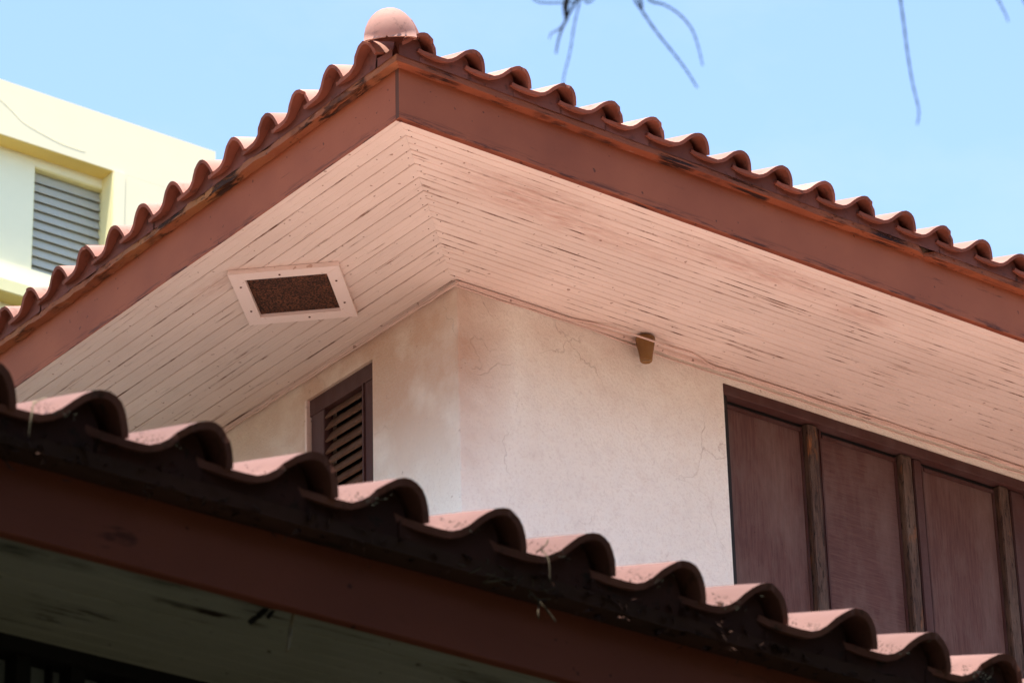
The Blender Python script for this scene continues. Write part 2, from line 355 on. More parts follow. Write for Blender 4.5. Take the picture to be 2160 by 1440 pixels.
# ---- upper walls, one mesh wrapped round the rounded corner, with two openings
def build_walls():
    wl = (1.475, 1.955, -.105, -1.25)          # left window opening: y0,y1,ztop,zbot
    wr = (2.296, 5.75, -.070, -1.9)            # right window opening
    path = []                                  # (x,y,tag)
    for y in (6.5, 4.5, 3.2, 2.4, wl[1], 1.7, wl[0], 1.2, 1.0): path.append((WX, y))
    rr = .006
    for k in range(5):
        a = R(90 * k / 4); path.append((WX + rr - rr * math.cos(a), WY + rr - rr * math.sin(a)))
    for x in (1.1, 1.4, 1.8, wr[0], 3, 4, 5, wr[1], 7.5): path.append((x, WY))
    zs = sorted({.02, wr[2], wl[2], wl[3], wr[3], -.5, -.85, -2.6, -3.5, -SOF + .0})[::-1]
    vs, fs = [], []
    for (x, y) in path:
        for z in zs: vs.append((x, y, SOF + z))
    nz = len(zs)
    for i in range(len(path) - 1):
        (xa, ya), (xb, yb) = path[i], path[i + 1]; mx, my = (xa + xb) / 2, (ya + yb) / 2
        for k in range(nz - 1):
            mz = (zs[k] + zs[k + 1]) / 2
            if abs(mx - WX) < 1e-4 and wl[0] < my < wl[1] and wl[3] < mz < wl[2]: continue
            if abs(my - WY) < 1e-4 and wr[0] < mx < wr[1] and wr[3] < mz < wr[2]: continue
            fs.append((i * nz + k, i * nz + k + 1, (i + 1) * nz + k + 1, (i + 1) * nz + k))
    def quad(*p):
        b = len(vs); vs.extend(p); fs.append((b, b + 1, b + 2, b + 3))
    D = .16
    y0, y1, zt, zb = wl[0], wl[1], SOF + wl[2], SOF + wl[3]
    quad((WX, y0, zt), (WX, y0, zb), (WX + D, y0, zb), (WX + D, y0, zt)); quad((WX, y1, zt), (WX + D, y1, zt), (WX + D, y1, zb), (WX, y1, zb))
    quad((WX, y0, zt), (WX + D, y0, zt), (WX + D, y1, zt), (WX, y1, zt)); quad((WX, y0, zb), (WX, y1, zb), (WX + D, y1, zb), (WX + D, y0, zb))
    x0, x1, zt, zb = wr[0], wr[1], SOF + wr[2], SOF + wr[3]
    quad((x0, WY, zt), (x0, WY + D, zt), (x0, WY + D, zb), (x0, WY, zb)); quad((x1, WY, zt), (x1, WY, zb), (x1, WY + D, zb), (x1, WY + D, zt))
    quad((x0, WY, zt), (x1, WY, zt), (x1, WY + D, zt), (x0, WY + D, zt)); quad((x0, WY, zb), (x0, WY + D, zb), (x1, WY + D, zb), (x1, WY, zb))
    # back walls so that the storey is a closed volume
    quad((7.5, WY, SOF), (7.5, WY, 0), (7.5, 6.5, 0), (7.5, 6.5, SOF)); quad((7.5, 6.5, SOF), (7.5, 6.5, 0), (WX, 6.5, 0), (WX, 6.5, SOF))
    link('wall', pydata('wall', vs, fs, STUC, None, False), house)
    # dark rooms behind the openings
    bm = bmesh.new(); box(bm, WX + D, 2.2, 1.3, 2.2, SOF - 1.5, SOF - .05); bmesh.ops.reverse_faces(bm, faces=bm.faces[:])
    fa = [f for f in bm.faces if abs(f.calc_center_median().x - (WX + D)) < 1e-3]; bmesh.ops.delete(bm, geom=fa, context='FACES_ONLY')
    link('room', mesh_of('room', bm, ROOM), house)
build_walls()

# ---- eave assembly -------------------------------------------------------
def make_tiles(roof, M, x_first, cols, rows_ind, rows_all, slope, hip, low, variants, y0=-.095, z0=.247, stuff_cols=None, jit=1.0, lift=0.0):
    """individual tiles for the rows by the eave, the rest as one part; coordinates of the eave frame"""
    S = Matrix.Translation((0, y0, z0)) @ Matrix.Rotation(slope, 4, 'X')
    rnd = random.Random(int(x_first * 1000) + cols)
    def keep(x, v):
        y = y0 + v * math.cos(slope)
        if hip == 'R': return x + .29 - (y) > .0
        if hip == 'L': return x + y < -.02 if v > .1 else x < -.15
        return True
    def crosses(x, v):
        ya, yb = y0 + v * math.cos(slope), y0 + (v + TL) * math.cos(slope)
        if hip == 'R': return x < yb + .02
        if hip == 'L': return x + .29 > -yb - .02
        return False
    for r_ in range(rows_ind):
        for c_ in range(cols):
            x = x_first + c_ * PITCH; v = r_ * EXPO
            if not keep(x, v): continue
            me = rnd.choice(variants if r_ == 0 else variants2[id(variants)])
            jx = rnd.uniform(-.004, .004) * jit; jr = rnd.uniform(-.010, .010) * jit; jv = rnd.uniform(-.008, .006) * jit
            m = S @ Matrix.Translation((x + jx, v + jv, rnd.uniform(0, .002))) @ Matrix.Rotation(jr, 4, 'Z') @ Matrix.Rotation(rnd.uniform(-.008, .008) * jit, 4, 'Y')
            if hip and crosses(x, v):
                bm = bmesh.new(); bm.from_mesh(me); bm.transform(m)
                clip(bm, *(((.035, 0, 0), (-1, 1, 0)) if hip == 'R' else ((-.035, 0, 0), (1, 1, 0))))
                if not bm.faces: bm.free(); continue
                bm.transform(m.inverted()); mm = mesh_of('roof_tile_cut', bm, list(me.materials)); link('roof_tile', mm, roof, m)
            else: link('roof_tile', me, roof, m)
    # remaining courses
    lo = low; V = [v.co.copy() for v in lo.vertices]; P = [tuple(p.vertices) for p in lo.polygons]; MI = [p.material_index for p in lo.polygons]; SM = [p.use_smooth for p in lo.polygons]
    vs, fs, mi, sm = [], [], [], []
    for (xa, nc, ra, rb) in (stuff_cols or [(x_first, cols, rows_ind, rows_all)]):
        for r_ in range(ra, rb):
            for c_ in range(nc):
                x = xa + c_ * PITCH; v = r_ * EXPO
                y = y0 + (v + TL) * math.cos(slope)
                if hip == 'R' and x < y: continue
                if hip == 'L' and x + .29 > -y: continue
                m = S @ Matrix.Translation((x + rnd.uniform(-.003, .003), v, 0)); b = len(vs)
                vs.extend(tuple(m @ q) for q in V); fs.extend(tuple(b + i for i in p) for p in P); mi.extend(MI); sm.extend(SM)
    if vs: tag(link('roof_tile_field', pydata('roof_tile_field', vs, fs, list(lo.materials), mi, sm), roof), kind='stuff')

def closure_mesh(seed, mat, zb=-.040):
    rnd = random.Random(seed); a, b = .012, .212
    top = []
    N = 14
    for i in range(N + 1):
        u = a + (b - a) * i / N
        for k in range(len(PROF) - 1):
            if PROF[k][0] <= u <= PROF[k + 1][0]:
                t = (u - PROF[k][0]) / (PROF[k + 1][0] - PROF[k][0]); z = PROF[k][1] * (1 - t) + PROF[k + 1][1] * t
        top.append((u, z))
    top += [(.226, .055), (.234, .040), (.240, .022), (.236, .0), (.232, -.02)]
    vs, fs = [], []
    for (u, z) in top:
        z = z - .0065 + rnd.uniform(-.001, .001)
        for y in (0, .03): vs.append((u, y, z)); vs.append((u, y, zb))
    for i in range(len(top) - 1):
        q = i * 4; p = q + 4
        fs += [(q + 1, p + 1, p, q), (q + 2, p + 2, p + 3, q + 3), (q, p, p + 2, q + 2)]
    fs += [(0, 2, 3, 1), (q + 4, q + 5, q + 7, q + 6)]
    return pydata('eave_closure', vs, fs, mat, None, False)

TV = [tile_mesh(i) for i in range(8)]; TLOW = tile_mesh(9, True, lift=.008)
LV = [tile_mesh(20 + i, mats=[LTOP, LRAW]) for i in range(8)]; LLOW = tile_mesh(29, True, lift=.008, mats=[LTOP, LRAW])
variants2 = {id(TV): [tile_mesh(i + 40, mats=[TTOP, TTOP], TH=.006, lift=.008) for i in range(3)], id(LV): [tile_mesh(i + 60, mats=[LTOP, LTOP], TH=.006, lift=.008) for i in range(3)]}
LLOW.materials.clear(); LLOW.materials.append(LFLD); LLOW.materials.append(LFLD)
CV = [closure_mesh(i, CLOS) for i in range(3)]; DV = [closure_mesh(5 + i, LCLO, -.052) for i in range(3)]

def eave(kind, x0, x1, x_first, cols, slope, nrow_ind, nrow_all, wall_d, hip, depth, mats, closures, variants, low, stuff_cols=None, jit=1.0, fascia_lo=-.004, dz=0.0):
    M = frame_mat(kind)
    soffm, fascm, battm = mats
    H = HR if hip == 'R' else HL if hip == 'L' else None
    # roof: sheathing board with tiles on it
    t = math.tan(slope)
    bm = bmesh.new(); v = box(bm, x0, x1, -.045, depth, 0, .02)
    z0 = .244 + dz - (.006 if kind == 'D' else 0)
    for q in v: q.co.z += z0 - .022 + (q.co.y + .045) * t
    if H: clip(bm, *H)
    roof = link('roof', mesh_of('roof', bm, WOOD), house, M)
    if kind == 'D': roof['label'] = 'mossy lower roof, eave tiles coloured dark for shade'
    make_tiles(roof, M, x_first, cols, nrow_ind, nrow_all, slope, hip, low, variants, stuff_cols=stuff_cols, jit=jit, z0=z0)
    cy = -.080 if kind == 'D' else -.069
    for c_ in range(cols):
        x = x_first + c_ * PITCH
        if hip == 'R' and x < -.3: continue
        if hip == 'L' and x > .06: continue
        if not (x0 - .1 < x < x1): continue
        if (hip == 'R' and x < .0) or (hip == 'L' and x > -.2):
            bm = bmesh.new(); bm.from_mesh(random.choice(closures)); mm = Matrix.Translation((x, cy, z0 + .016 + (.095 + cy) * t)); bm.transform(mm)
            clip(bm, (.014, 0, 0) if hip == 'R' else (-.024, 0, 0), H[1])
            if bm.faces: bm.transform(mm.inverted()); link('eave_closure', mesh_of('eave_closure_cut', bm, closures[0].materials[0]), roof, mm)
            continue
        link('eave_closure', random.choice(closures), roof, Matrix.Translation((x + random.uniform(-.003, .003), cy + random.uniform(-.002, .002), z0 + .016 + (.095 + cy) * t)))
    # fascia
    bm = bmesh.new()
    if hip == 'R':
        box(bm, -.025, x1, -.025, 0, fascia_lo, .225 + dz)
        for f in bm.faces:
            if f.calc_center_median().x < -.02: f.material_index = 1
    elif hip == 'L': box(bm, x0, -.0005, -.024, 0, fascia_lo + .001, .225 + dz)
    else: box(bm, x0, x1, -.025, 0, fascia_lo, .225 + dz)
    for f in bm.faces:
        if f.calc_center_median().z < 0.0 and abs(f.calc_center_median().y + .0125) < .004 and f.calc_area() > .1: f.material_index = 2
    subdiv(bm, 60); wob(bm, .0022, 1.7, seed=x0, axes=(0, 1, .8))
    bv = bmesh.ops.bevel(bm, geom=[e for e in bm.edges if e.is_manifold and e.calc_face_angle(0) > .8], offset=.002, segments=1, affect='EDGES')
    link('fascia_board', mesh_of('fascia_board', bm, [fascm, GREY, FUND if kind == 'R' else SOFF if kind == 'L' else fascm]), house, M)
    # batten under the tile ends
    bm = bmesh.new(); box(bm, x0, x1, *((-.082, -.0255, .124, .153) if kind == 'D' else (-.066, -.0255, .204, .233)))
    subdiv(bm, 260 if hip == 'L' else 160)
    amp = .0026 if hip == 'L' else .0016
    for q in bm.verts:
        n_ = noise.noise_vector(Vector((q.co.x * 9, q.co.y * 20, q.co.z * 20))); n2 = noise.noise_vector(Vector((q.co.x * 42, q.co.y * 40, q.co.z * 40)))
        dcy = 1.0
        if hip == 'L' and q.co.x < -.75: dcy = 2.6
        q.co.z += (n_.z * 1.0 + n2.z * .8) * amp * dcy; q.co.y += (n_.y + n2.y * .8) * amp * dcy * (1 if q.co.y < -.04 else 0)
    if kind == 'R':                       # a piece has rotted out of the batten
        for q in bm.verts:
            if 2.545 < q.co.x < 2.625 and q.co.y < -.04: q.co.y += .022; q.co.z += .004 if q.co.z < .22 else -.012
    if H: clip(bm, *H)
    link('batten', mesh_of('batten', bm, [battm]), house, M)
    # soffit: thin backing with boards below it
    bm = bmesh.new(); box(bm, x0, x1, .0, wall_d + .10, .014, .02)
    if H: clip(bm, *H)
    sof = link('soffit', mesh_of('soffit', bm, WOOD), house, M)
    bw = .0752; nb = int(math.ceil((wall_d + .02) / bw))
    for i in range(nb):
        ya, yb = .001 + i * bw, .001 + (i + 1) * bw - .0022
        rnd = random.Random(i * 13 + ord(kind)); bm = bmesh.new()
        mid = (ya + yb) / 2; gd = .0030 if kind == 'R' else .0013; gb = .0024 if kind == 'R' else .0010
        prof = [(ya, .012), (ya, gd), (ya + .0030, 0), (mid - .0040, 0), (mid - .0012, gb), (mid + .0012, gb), (mid + .0040, 0), (yb - .0030, 0), (yb, gd), (yb, .012)]
        segs = 60; rowsv = []
        for s in range(segs + 1):
            x = x0 + (x1 - x0) * s / segs
            dz = noise.noise(Vector((x * 1.3, i * 7.7, ord(kind)))) * .0016; dy = noise.noise(Vector((x * 1.1, i * 3.3, 5 + ord(kind)))) * .0012
            rowsv.append([bm.verts.new((x, p[0] + dy, p[1] + dz + (rnd.random() - .5) * .0003)) for p in prof])
        for s in range(segs):
            for k in range(len(prof) - 1):
                f = bm.faces.new((rowsv[s][k], rowsv[s][k + 1], rowsv[s + 1][k + 1], rowsv[s + 1][k])); f.material_index = 1 if (k in (0, 1, 7, 8) or (k in (3, 5) and kind == 'R')) else 0
        if H: clip(bm, *((H[0], H[1])))
        # the mitre joint stays open a little
        link('soffit_board', mesh_of('soffit_board', bm, [soffm, soffm if kind == 'D' else GRIM if kind == 'R' else GRIL]), sof)
    return sof

sofR = eave('R', -.12, 7.6, .018 - .231 + .021, 36, R(19.5), 2, 9, WY, 'R', 3.4, (SOFF, FASC, BATT), CV, TV, TLOW)
LX = -(.054 - .231) - .004
sofL = eave('L', -6.6, .12, -.054 - .231 - .034 + .03 - PITCH * 29, 31, R(19.5), 2, 9, WX, 'L', 3.4, (SOFF, FASC, BATD), CV, TV, TLOW)
first = -3.927 - .231 - PITCH * 2
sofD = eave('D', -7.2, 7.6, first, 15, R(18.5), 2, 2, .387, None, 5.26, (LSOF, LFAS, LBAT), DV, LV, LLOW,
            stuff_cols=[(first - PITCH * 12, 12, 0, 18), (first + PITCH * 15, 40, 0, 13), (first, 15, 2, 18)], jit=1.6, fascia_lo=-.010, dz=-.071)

# ---- hip caps
def cap_mesh(domed, L_=.36):
    vs, fs = [], []; n = 14; ra, rb = .098, .086
    rings = []
    if domed:
        for k in range(6):
            a = R(90 * k / 6); rings.append((-ra * .98 * math.cos(a), ra * math.sin(a) if k else .004))
    rings += [(0, ra), (L_, rb)]
    for off in (0, -.013):
        for (y, rad) in rings:
            rad = max(rad + (off if rad > .02 else 0), .002)
            for i in range(n + 1):
                a = math.pi * i / n; yy = y - (off if (domed and y < 0) else 0)
                vs.append((-rad * math.cos(a), yy, rad * math.sin(a) * 1.22))
    m = n + 1; K = len(rings)
    for k in range(K - 1):
        for i in range(n):
            a = k * m + i; fs.append((a, a + 1, a + m + 1, a + m)[::-1]); b = K * m + a; fs.append((b, b + m, b + m + 1, b + 1)[::-1])
    for k in range(K - 1):
        for i in (0, n):
            a = k * m + i; b = K * m + a; f = (a, a + m, b + m, b); fs.append(f if i == 0 else f[::-1])
    if not domed:
        for i in range(n): fs.append((i, i + 1, K * m + i + 1, K * m + i))
    return fs, vs
roofR = [o for o in house.children if o.name.startswith('roof')][0]
hipdir = Vector((1, 1, math.tan(R(19.5)))).normalized()
side = Vector((1, -1, 0)).normalized(); nrm = side.cross(hipdir).normalized()
bm = bmesh.new(); box(bm, -.050, .050, 0, 3.0, -.10, -.004); subdiv(bm, 40, 1); subdiv(bm, 4, 0); wob(bm, .012, 22, 4, (1, 1, 1))  # lump added under the hip caps to keep sun out of the gap
pm = Vector((.012, .012, .300))
link('hip_sun_block', mesh_of('hip_sun_block', bm, CLOS), roofR, Matrix(((side.x, hipdir.x, nrm.x, pm.x), (side.y, hipdir.y, nrm.y, pm.y), (side.z, hipdir.z, nrm.z, pm.z), (0, 0, 0, 1))))
for k in range(9):
    fs, vs = cap_mesh(k == 0, .06 if k == 0 else .36)
    me = pydata('hip_cap', vs, fs, [TTOP], None, True)
    p = Vector((-.080, -.050, .293)) + hipdir * (.30 * k - (.235 if k else 0)) + nrm * (.012 if k else 0)
    hd = hipdir
    B = Matrix(((side.x, hd.x, nrm.x, p.x), (side.y, hd.y, nrm.y, p.y), (side.z, hd.z, nrm.z, p.z), (0, 0, 0, 1)))
    if not k: B = B @ Matrix.Rotation(R(10), 4, 'X')
    if k: B = B @ Matrix.Rotation(R(-2.5 + (k % 2)), 4, 'Z')
    link('hip_cap_tile', me, roofR, B)

# ---- mouldings where soffit meets wall
for kind, x0, x1, d in (('R', WX - .012, 7.5, WY), ('L', -6.5, -(WY - .012), WX)):
    bm = bmesh.new(); box(bm, x0, x1, d - .013, d + .002, -.017, .001); subdiv(bm, 70); wob(bm, .0030, 5, seed=3.3 if kind == 'R' else 9)
    bmesh.ops.bevel(bm, geom=[e for e in bm.edges if e.is_manifold and e.calc_face_angle(0) > .8], offset=.003, segments=2, affect='EDGES')
    link('wall_moulding', mesh_of('wall_moulding', bm, TRIM), house, frame_mat(kind))

# ---- square vent set diagonally in the left soffit
VC = Vector((.437, 1.332, SOF)); vent = bpy.data.objects.new('vent', None); COL.objects.link(vent); vent.parent = house
vent.matrix_local = Matrix.Translation(VC) @ Matrix.Rotation(R(45), 4, 'Z')
ho, hi_ = .221, .163
for k in range(4):
    bm = bmesh.new(); box(bm, -ho, ho, -ho, -hi_, -.022, -.0025)
    clip(bm, (-ho, -ho, 0), (-1, 1, 0)); clip(bm, (ho, -ho, 0), (1, 1, 0))
    bmesh.ops.bevel(bm, geom=[e for e in bm.edges if e.is_manifold and e.calc_face_angle(0) > .5], offset=.0015, segments=1, affect='EDGES')
    s_ = link('frame_strip', mesh_of('frame_strip', bm, VENTP), vent, Matrix.Rotation(R(90 * k), 4, 'Z'))
bm = bmesh.new(); box(bm, -hi_ - .003, hi_ + .003, -hi_ - .003, hi_ + .003, -.0062, -.0028)
link('insect_screen', mesh_of('insect_screen', bm, SCRN), vent)
smesh = None
for (a, b) in ((-.10, -.19), (.09, -.19), (-.19, .02), (.19, -.03), (-.11, .19), (.10, .19)):
    if smesh is None:
        bm = bmesh.new(); bmesh.ops.create_cone(bm, cap_ends=True, segments=10, radius1=.0042, radius2=.005, depth=.003); smesh = mesh_of('screw', bm, NAIL)
    link('screw', smesh, vent, Matrix.Translation((a, b, -.0232)))

# ---- nail heads beside the mitre of the soffit
nm = None
rnd = random.Random(3)
for i in range(24):
    t_ = .05 + i * .036
    for sgn in (-1, 1):
        if rnd.random() < .45: continue
        if nm is None:
            bm = bmesh.new(); bmesh.ops.create_cone(bm, cap_ends=True, segments=8, radius1=.0019, radius2=.0023, depth=.002); nm = mesh_of('nail_head', bm, NAIL)
        q = Vector((t_ + sgn * .014, t_ - sgn * .014, -.0008)) + Vector((rnd.uniform(-.007, .007), rnd.uniform(-.007, .007), 0))
        link('nail_head', nm, sofR, Matrix.Translation(q))

# ---- right window: folding timber shutters
def win_piece(name, x0, x1, y0, y1, z0, z1, mat, parent, bev=.003, wobble=0):
    bm = bmesh.new(); box(bm, x0, x1, y0, y1, z0, z1)
    if wobble: subdiv(bm, 30, 2); wob(bm, wobble, 9, seed=x0, axes=(1, .6, 0))
    bmesh.ops.bevel(bm, geom=[e for e in bm.edges if e.is_manifold and e.calc_face_angle(0) > .8], offset=bev, segments=2, affect='EDGES')
    return link(name, mesh_of(name, bm, mat), parent)
Mw = Matrix.Translation((0, WY, SOF))
bm = bmesh.new(); box(bm, 2.296, 5.75, -.004, .05, -.114, -.068); subdiv(bm, 40); wob(bm, .0018, 6, 2)
bmesh.ops.bevel(bm, geom=[e for e in bm.edges if e.is_manifold and e.calc_face_angle(0) > .8], offset=.002, segments=1, affect='EDGES')
winR = link('window', mesh_of('window', bm, WDRK), house, Mw)
winR['label'] = 'wide window closed with tall brown timber shutters'
zb = -1.9
win_piece('groove_strip', 2.298, 5.75, .046, .075, -.150, -.1145, BLAK, winR, .001)
win_piece('stile', 2.298, 2.322, .006, .06, zb, -.1145, BLAK, winR, .003, .001)
win_piece('groove_strip', 2.3225, 2.337, .030, .07, zb, -.1145, BLAK, winR, .001)
px_ = 2.337
mods = [(2.337, 2.752, SHUT), (2.872, 3.292, SHUH), (3.460, 3.875, SHUT), (4.075, 4.49, SHUH), (4.66, 5.08, SHUT), (5.26, 5.68, SHUH)]
for i, (a, b, mt) in enumerate(mods):
    win_piece('shutter_panel', a, b, .046, .066, zb, -.138, mt, winR, .002)
    win_piece('shutter_rail', a, b, .034, .060, -.150, -.136, WDRK, winR, .002)
    win_piece('bead', b, b + .010, .036, .07, zb, -.128, WDRK, winR, .003, .0006)
    win_piece('shutter_post', b + .0145, b + .076, .012, .06, zb, -.118, POST, winR, .004, .0022)
    if i < len(mods) - 1:
        n_a = mods[i + 1][0]
        if n_a - (b + .076) > .06:
            win_piece('shutter_stile', b + .092, n_a - .026, .020, .06, zb, -.118, WDRK, winR, .004, .0012)
            win_piece('bead', n_a - .016, n_a - .003, .034, .07, zb, -.128, WDRK, winR, .003, .0006)
        else:
            win_piece('bead', n_a - .026, n_a - .008, .028, .07, zb, -.118, WDRK, winR, .005, .0008)
win_piece('window_back', 2.296, 5.75, .078, .09, zb, -.07, BLAK, winR, .001)

# ---- left window with fixed louvres
bm = bmesh.new()
# frame: top rail, two stiles; local x = world y (mirrored by using world coordinates directly)
def lbox(y0, y1, x0, x1, z0, z1, name, mat, parent, bev=.002, wobble=0):
    bm = bmesh.new(); box(bm, x0, x1, y0, y1, z0, z1)
    if wobble: subdiv(bm, 24, 2); wob(bm, wobble, 9, seed=y0, axes=(.6, 1, 0))
    bmesh.ops.bevel(bm, geom=[e for e in bm.edges if e.is_manifold and e.calc_face_angle(0) > .8], offset=bev, segments=2, affect='EDGES')
    return link(name, mesh_of(name, bm, mat), parent)
bm.free()
winL = lbox(1.477, 1.942, .014, .06, -.180, -.107, 'window', WDRK, house, .003)
winL.matrix_local = Matrix.Translation((WX, 0, SOF)); winL['label'] = 'narrow brown louvred window near the corner'
lbox(1.477, 1.549, .0145, .06, -1.25, -.1805, 'stile', WDRK, winL, .003, .0012)
lbox(1.838, 1.930, .0145, .06, -1.25, -.1805, 'stile', WDRK, winL, .003, .0012)
lbox(1.940, 1.956, -.002, .05, -1.25, -.105, 'edge_strip', TRIM, winL, .002, .0015)
lbox(1.5495, 1.558, .006, .05, -1.25, -.1805, 'bead', WDRK, winL, .002)
z = -.195
sl = None
while z > -1.2:
    bm = bmesh.new(); box(bm, -.034, .034, 1.559, 1.8375, -.0045, .0045)
    bmesh.ops.bevel(bm, geom=[e for e in bm.edges if e.is_manifold and e.calc_face_angle(0) > .8], offset=.0015, segments=1, affect='EDGES')
    me = sl or mesh_of('louvre_slat', bm, LOUV)
    if sl: bm.free()
    sl = me
    link('louvre_slat', me, winL, Matrix.Translation((.040, 0, z)) @ Matrix.Rotation(R(-57 + random.uniform(-1.5, 1.5)), 4, 'Y'))
    z -= .0535

# ---- lower storey wall, window band under the lower eave
bm = bmesh.new()
box(bm, -7.0, 7.5, -3.983 + .09, -3.75, 0, SOF - 4.225)
box(bm, -7.0, -6.8, -3.75, 4, 0, SOF - 4.25)
lw = link('wall', mesh_of('wall', bm, STUC), house)
lw['label'] = 'ground floor wall behind a black framed window band'
MD = Matrix.Translation((0, -3.983, SOF - 4.220))
bm = bmesh.new(); box(bm, -6.9, 7.4, -.004, .06, -.029, .003); subdiv(bm, 50); wob(bm, .003, 4)
winD = link('window', mesh_of('window', bm, BLAK), house, MD); winD['label'] = 'black framed window band under the lower eave'
x = -6.8; k = 0
bm = bmesh.new(); box(bm, 0, .030, .006, .05, -1.7, -.0295); pm_ = mesh_of('mullion', bm, BLAK)
bm = bmesh.new(); box(bm, 0, .003, .020, .046, -1.7, -.0295); ps_ = mesh_of('glazing_bar', bm, BLAK)
bm = bmesh.new(); box(bm, 0, .082, .046, .05, -1.7, -.0295); pp_ = mesh_of('pane', bm, LPAN)
x = -3.791 - .114 * 26
while x < 2:
    link('mullion', pm_, winD, Matrix.Translation((x, 0, 0)))
    link('glazing_bar', ps_, winD, Matrix.Translation((x + .081, 0, 0)))
    link('pane', pp_, winD, Matrix.Translation((x + .0305, 0, 0)))
    x += .114

# ================================================================== LOOSE THINGS ON THE HOUSE
# amber cup
def lathe(prof, n=24):
    vs, fs = [], []
    for (r_, z) in prof:
        for i in range(n):
            a = 2 * math.pi * i / n; vs.append((r_ * math.cos(a), r_ * math.sin(a), z))
    for k in range(len(prof) - 1):
        for i in range(n): fs.append((k * n + i, k * n + (i + 1) % n, (k + 1) * n + (i + 1) % n, (k + 1) * n + i))
    fs.append(tuple(range(n))[::-1]); fs.append(tuple((len(prof) - 1) * n + i for i in range(n)))
    return vs, fs
vs, fs = lathe([(.018, -.104), (.021, -.107), (.0245, -.104), (.0262, -.098), (.029, -.075), (.0345, -.045), (.0390, -.020), (.0410, -.008), (.0400, .001), (.0355, .004), (.033, .002), (.037, -.010), (.032, -.045), (.026, -.08), (.022, -.100)])
cup = link('cup_lamp', pydata('cup_lamp', vs, fs, AMBR, None, True), None, Matrix.Translation((1.838, WY - .055, SOF - .012)))
tag(cup, 'small amber cup-shaped lamp shade hanging where the white wall meets the soffit', 'lamp shade')

# painted cables along the top of the wall
def cable(pts, rad, name='cable', lab=None, mat=CABL, n=6):
    vs, fs = [], []; tube(vs, fs, smooth_path(pts, 5), rad, n)
    o = link(name, pydata(name, vs, fs, mat, None, True)); tag(o, lab, 'cable'); return o
pts = []
rnd = random.Random(5)
for i in range(34):
    x = WX - .02 + i * .12
    y = WY - .017; z = SOF - .010 + rnd.uniform(-.003, .003)
    if 1.73 < x < 1.96: y = WY - .106; z = SOF - .046
    elif 1.6 < x < 2.13: y = WY - .05
    pts.append(Vector((x, y, z)))
cable(pts, .0042, lab='pinkish painted cable crossing in front of the amber cup under the right eave')
pts = [Vector((WX - .02 + i * .12, WY - .005, SOF - .024 + rnd.uniform(-.003, .003) - (.012 if i > 6 else 0) * min(1, (i - 6) / 3))) for i in range(34)]
cable(pts, .0030, lab='thin painted cable running on the white wall just above the shutters')
pts = [Vector((WX - .014, WY - .03 + i * .1, SOF - .018 + rnd.uniform(-.004, .004) - .004 * abs(math.sin(i)))) for i in range(40)]
cable(pts, .0038, lab='painted cable along the top of the left wall above the louvred window')

# ------------------------------------------------------------------ debris, moss, straw on the lower eave
def pix(px, py, dist):
    """point of the real scene at a distance along a sight line (used to place things found in the photograph)"""
    d = (F + rt * ((px - 1080) / FPX) - up * ((py - 720) / FPX)); return CAM + d.normalized() * dist
def onplane(px, py, y):
    d = (F + rt * ((px - 1080) / FPX) - up * ((py - 720) / FPX)); return CAM + d * ((y - CAM.y) / d.y)
rnd = random.Random(11)
def strawset(name, lab, spec, cat='nest', mat=STRW):
    vs, fs = [], []
    for (a, b, c_, rad) in spec:
        P = [onplane(a[0], a[1], a[2]), onplane(b[0], b[1], b[2]), onplane(c_[0], c_[1], c_[2])]
        tube(vs, fs, smooth_path(P, 4), rad, 5)
    o = link(name, pydata(name, vs, fs, mat, None, True)); return tag(o, lab, cat)
yE = -4.37
sp = [((1130, 1165, yE - .11), (1150, 1150, yE - .13), (1156, 1138, yE - .12), .0016), ((1140, 1158, yE - .12), (1157, 1180, yE - .14), (1160, 1226, yE - .14), .0013)]
for i in range(18):
    x = rnd.uniform(980, 1180); y = 1180 + (x - 1010) * .27 + rnd.uniform(0, 30)
    sp.append(((x, y, yE - .06), (x + rnd.uniform(-20, 30), y + rnd.uniform(-6, 22), yE - .085), (x + rnd.uniform(-10, 40), y + rnd.uniform(5, 34), yE - .08), rnd.uniform(.0006, .0014)))
sp += [((1110, 1240, yE - .07), (1140, 1270, yE - .09), (1172, 1310, yE - .09), .0018), ((1137, 1270, yE - .08), (1135, 1290, yE - .09), (1137, 1305, yE - .09), .0016), ((1080, 1215, yE - .07), (1060, 1222, yE - .08), (1022, 1228, yE - .08), .002)]
strawset('bird_nest', 'loose dry straw and twigs hanging from under the dark lower eave', sp, 'nest', NEST)
strawset('dry_stalk', 'single dry stalk hanging over the lowest left tile trough', [((72, 845, yE - .135), (66, 880, yE - .14), (61, 920, yE - .13), .0016), ((70, 852, yE - .13), (85, 843, yE - .10), (98, 839, yE - .06), .0015)], 'stalk')
strawset('spider_web', 'pale dangling wisp of cobweb under the lower soffit', [((619, 1292, yE + .02), (612, 1335, yE + .01), (606, 1372, yE - .0), .0035), ((616, 1340, yE + .01), (609, 1350, yE), (607, 1370, yE), .002)], 'cobweb')
strawset('dry_bark_strip', 'dark strip of debris stuck crosswise under the lower soffit', [((562, 1283, yE + .03), (545, 1298, yE + .03), (528, 1312, yE + .03), .006), ((578, 1287, yE + .03), (572, 1292, yE + .03), (565, 1302, yE + .03), .004)], 'debris', BLAK)

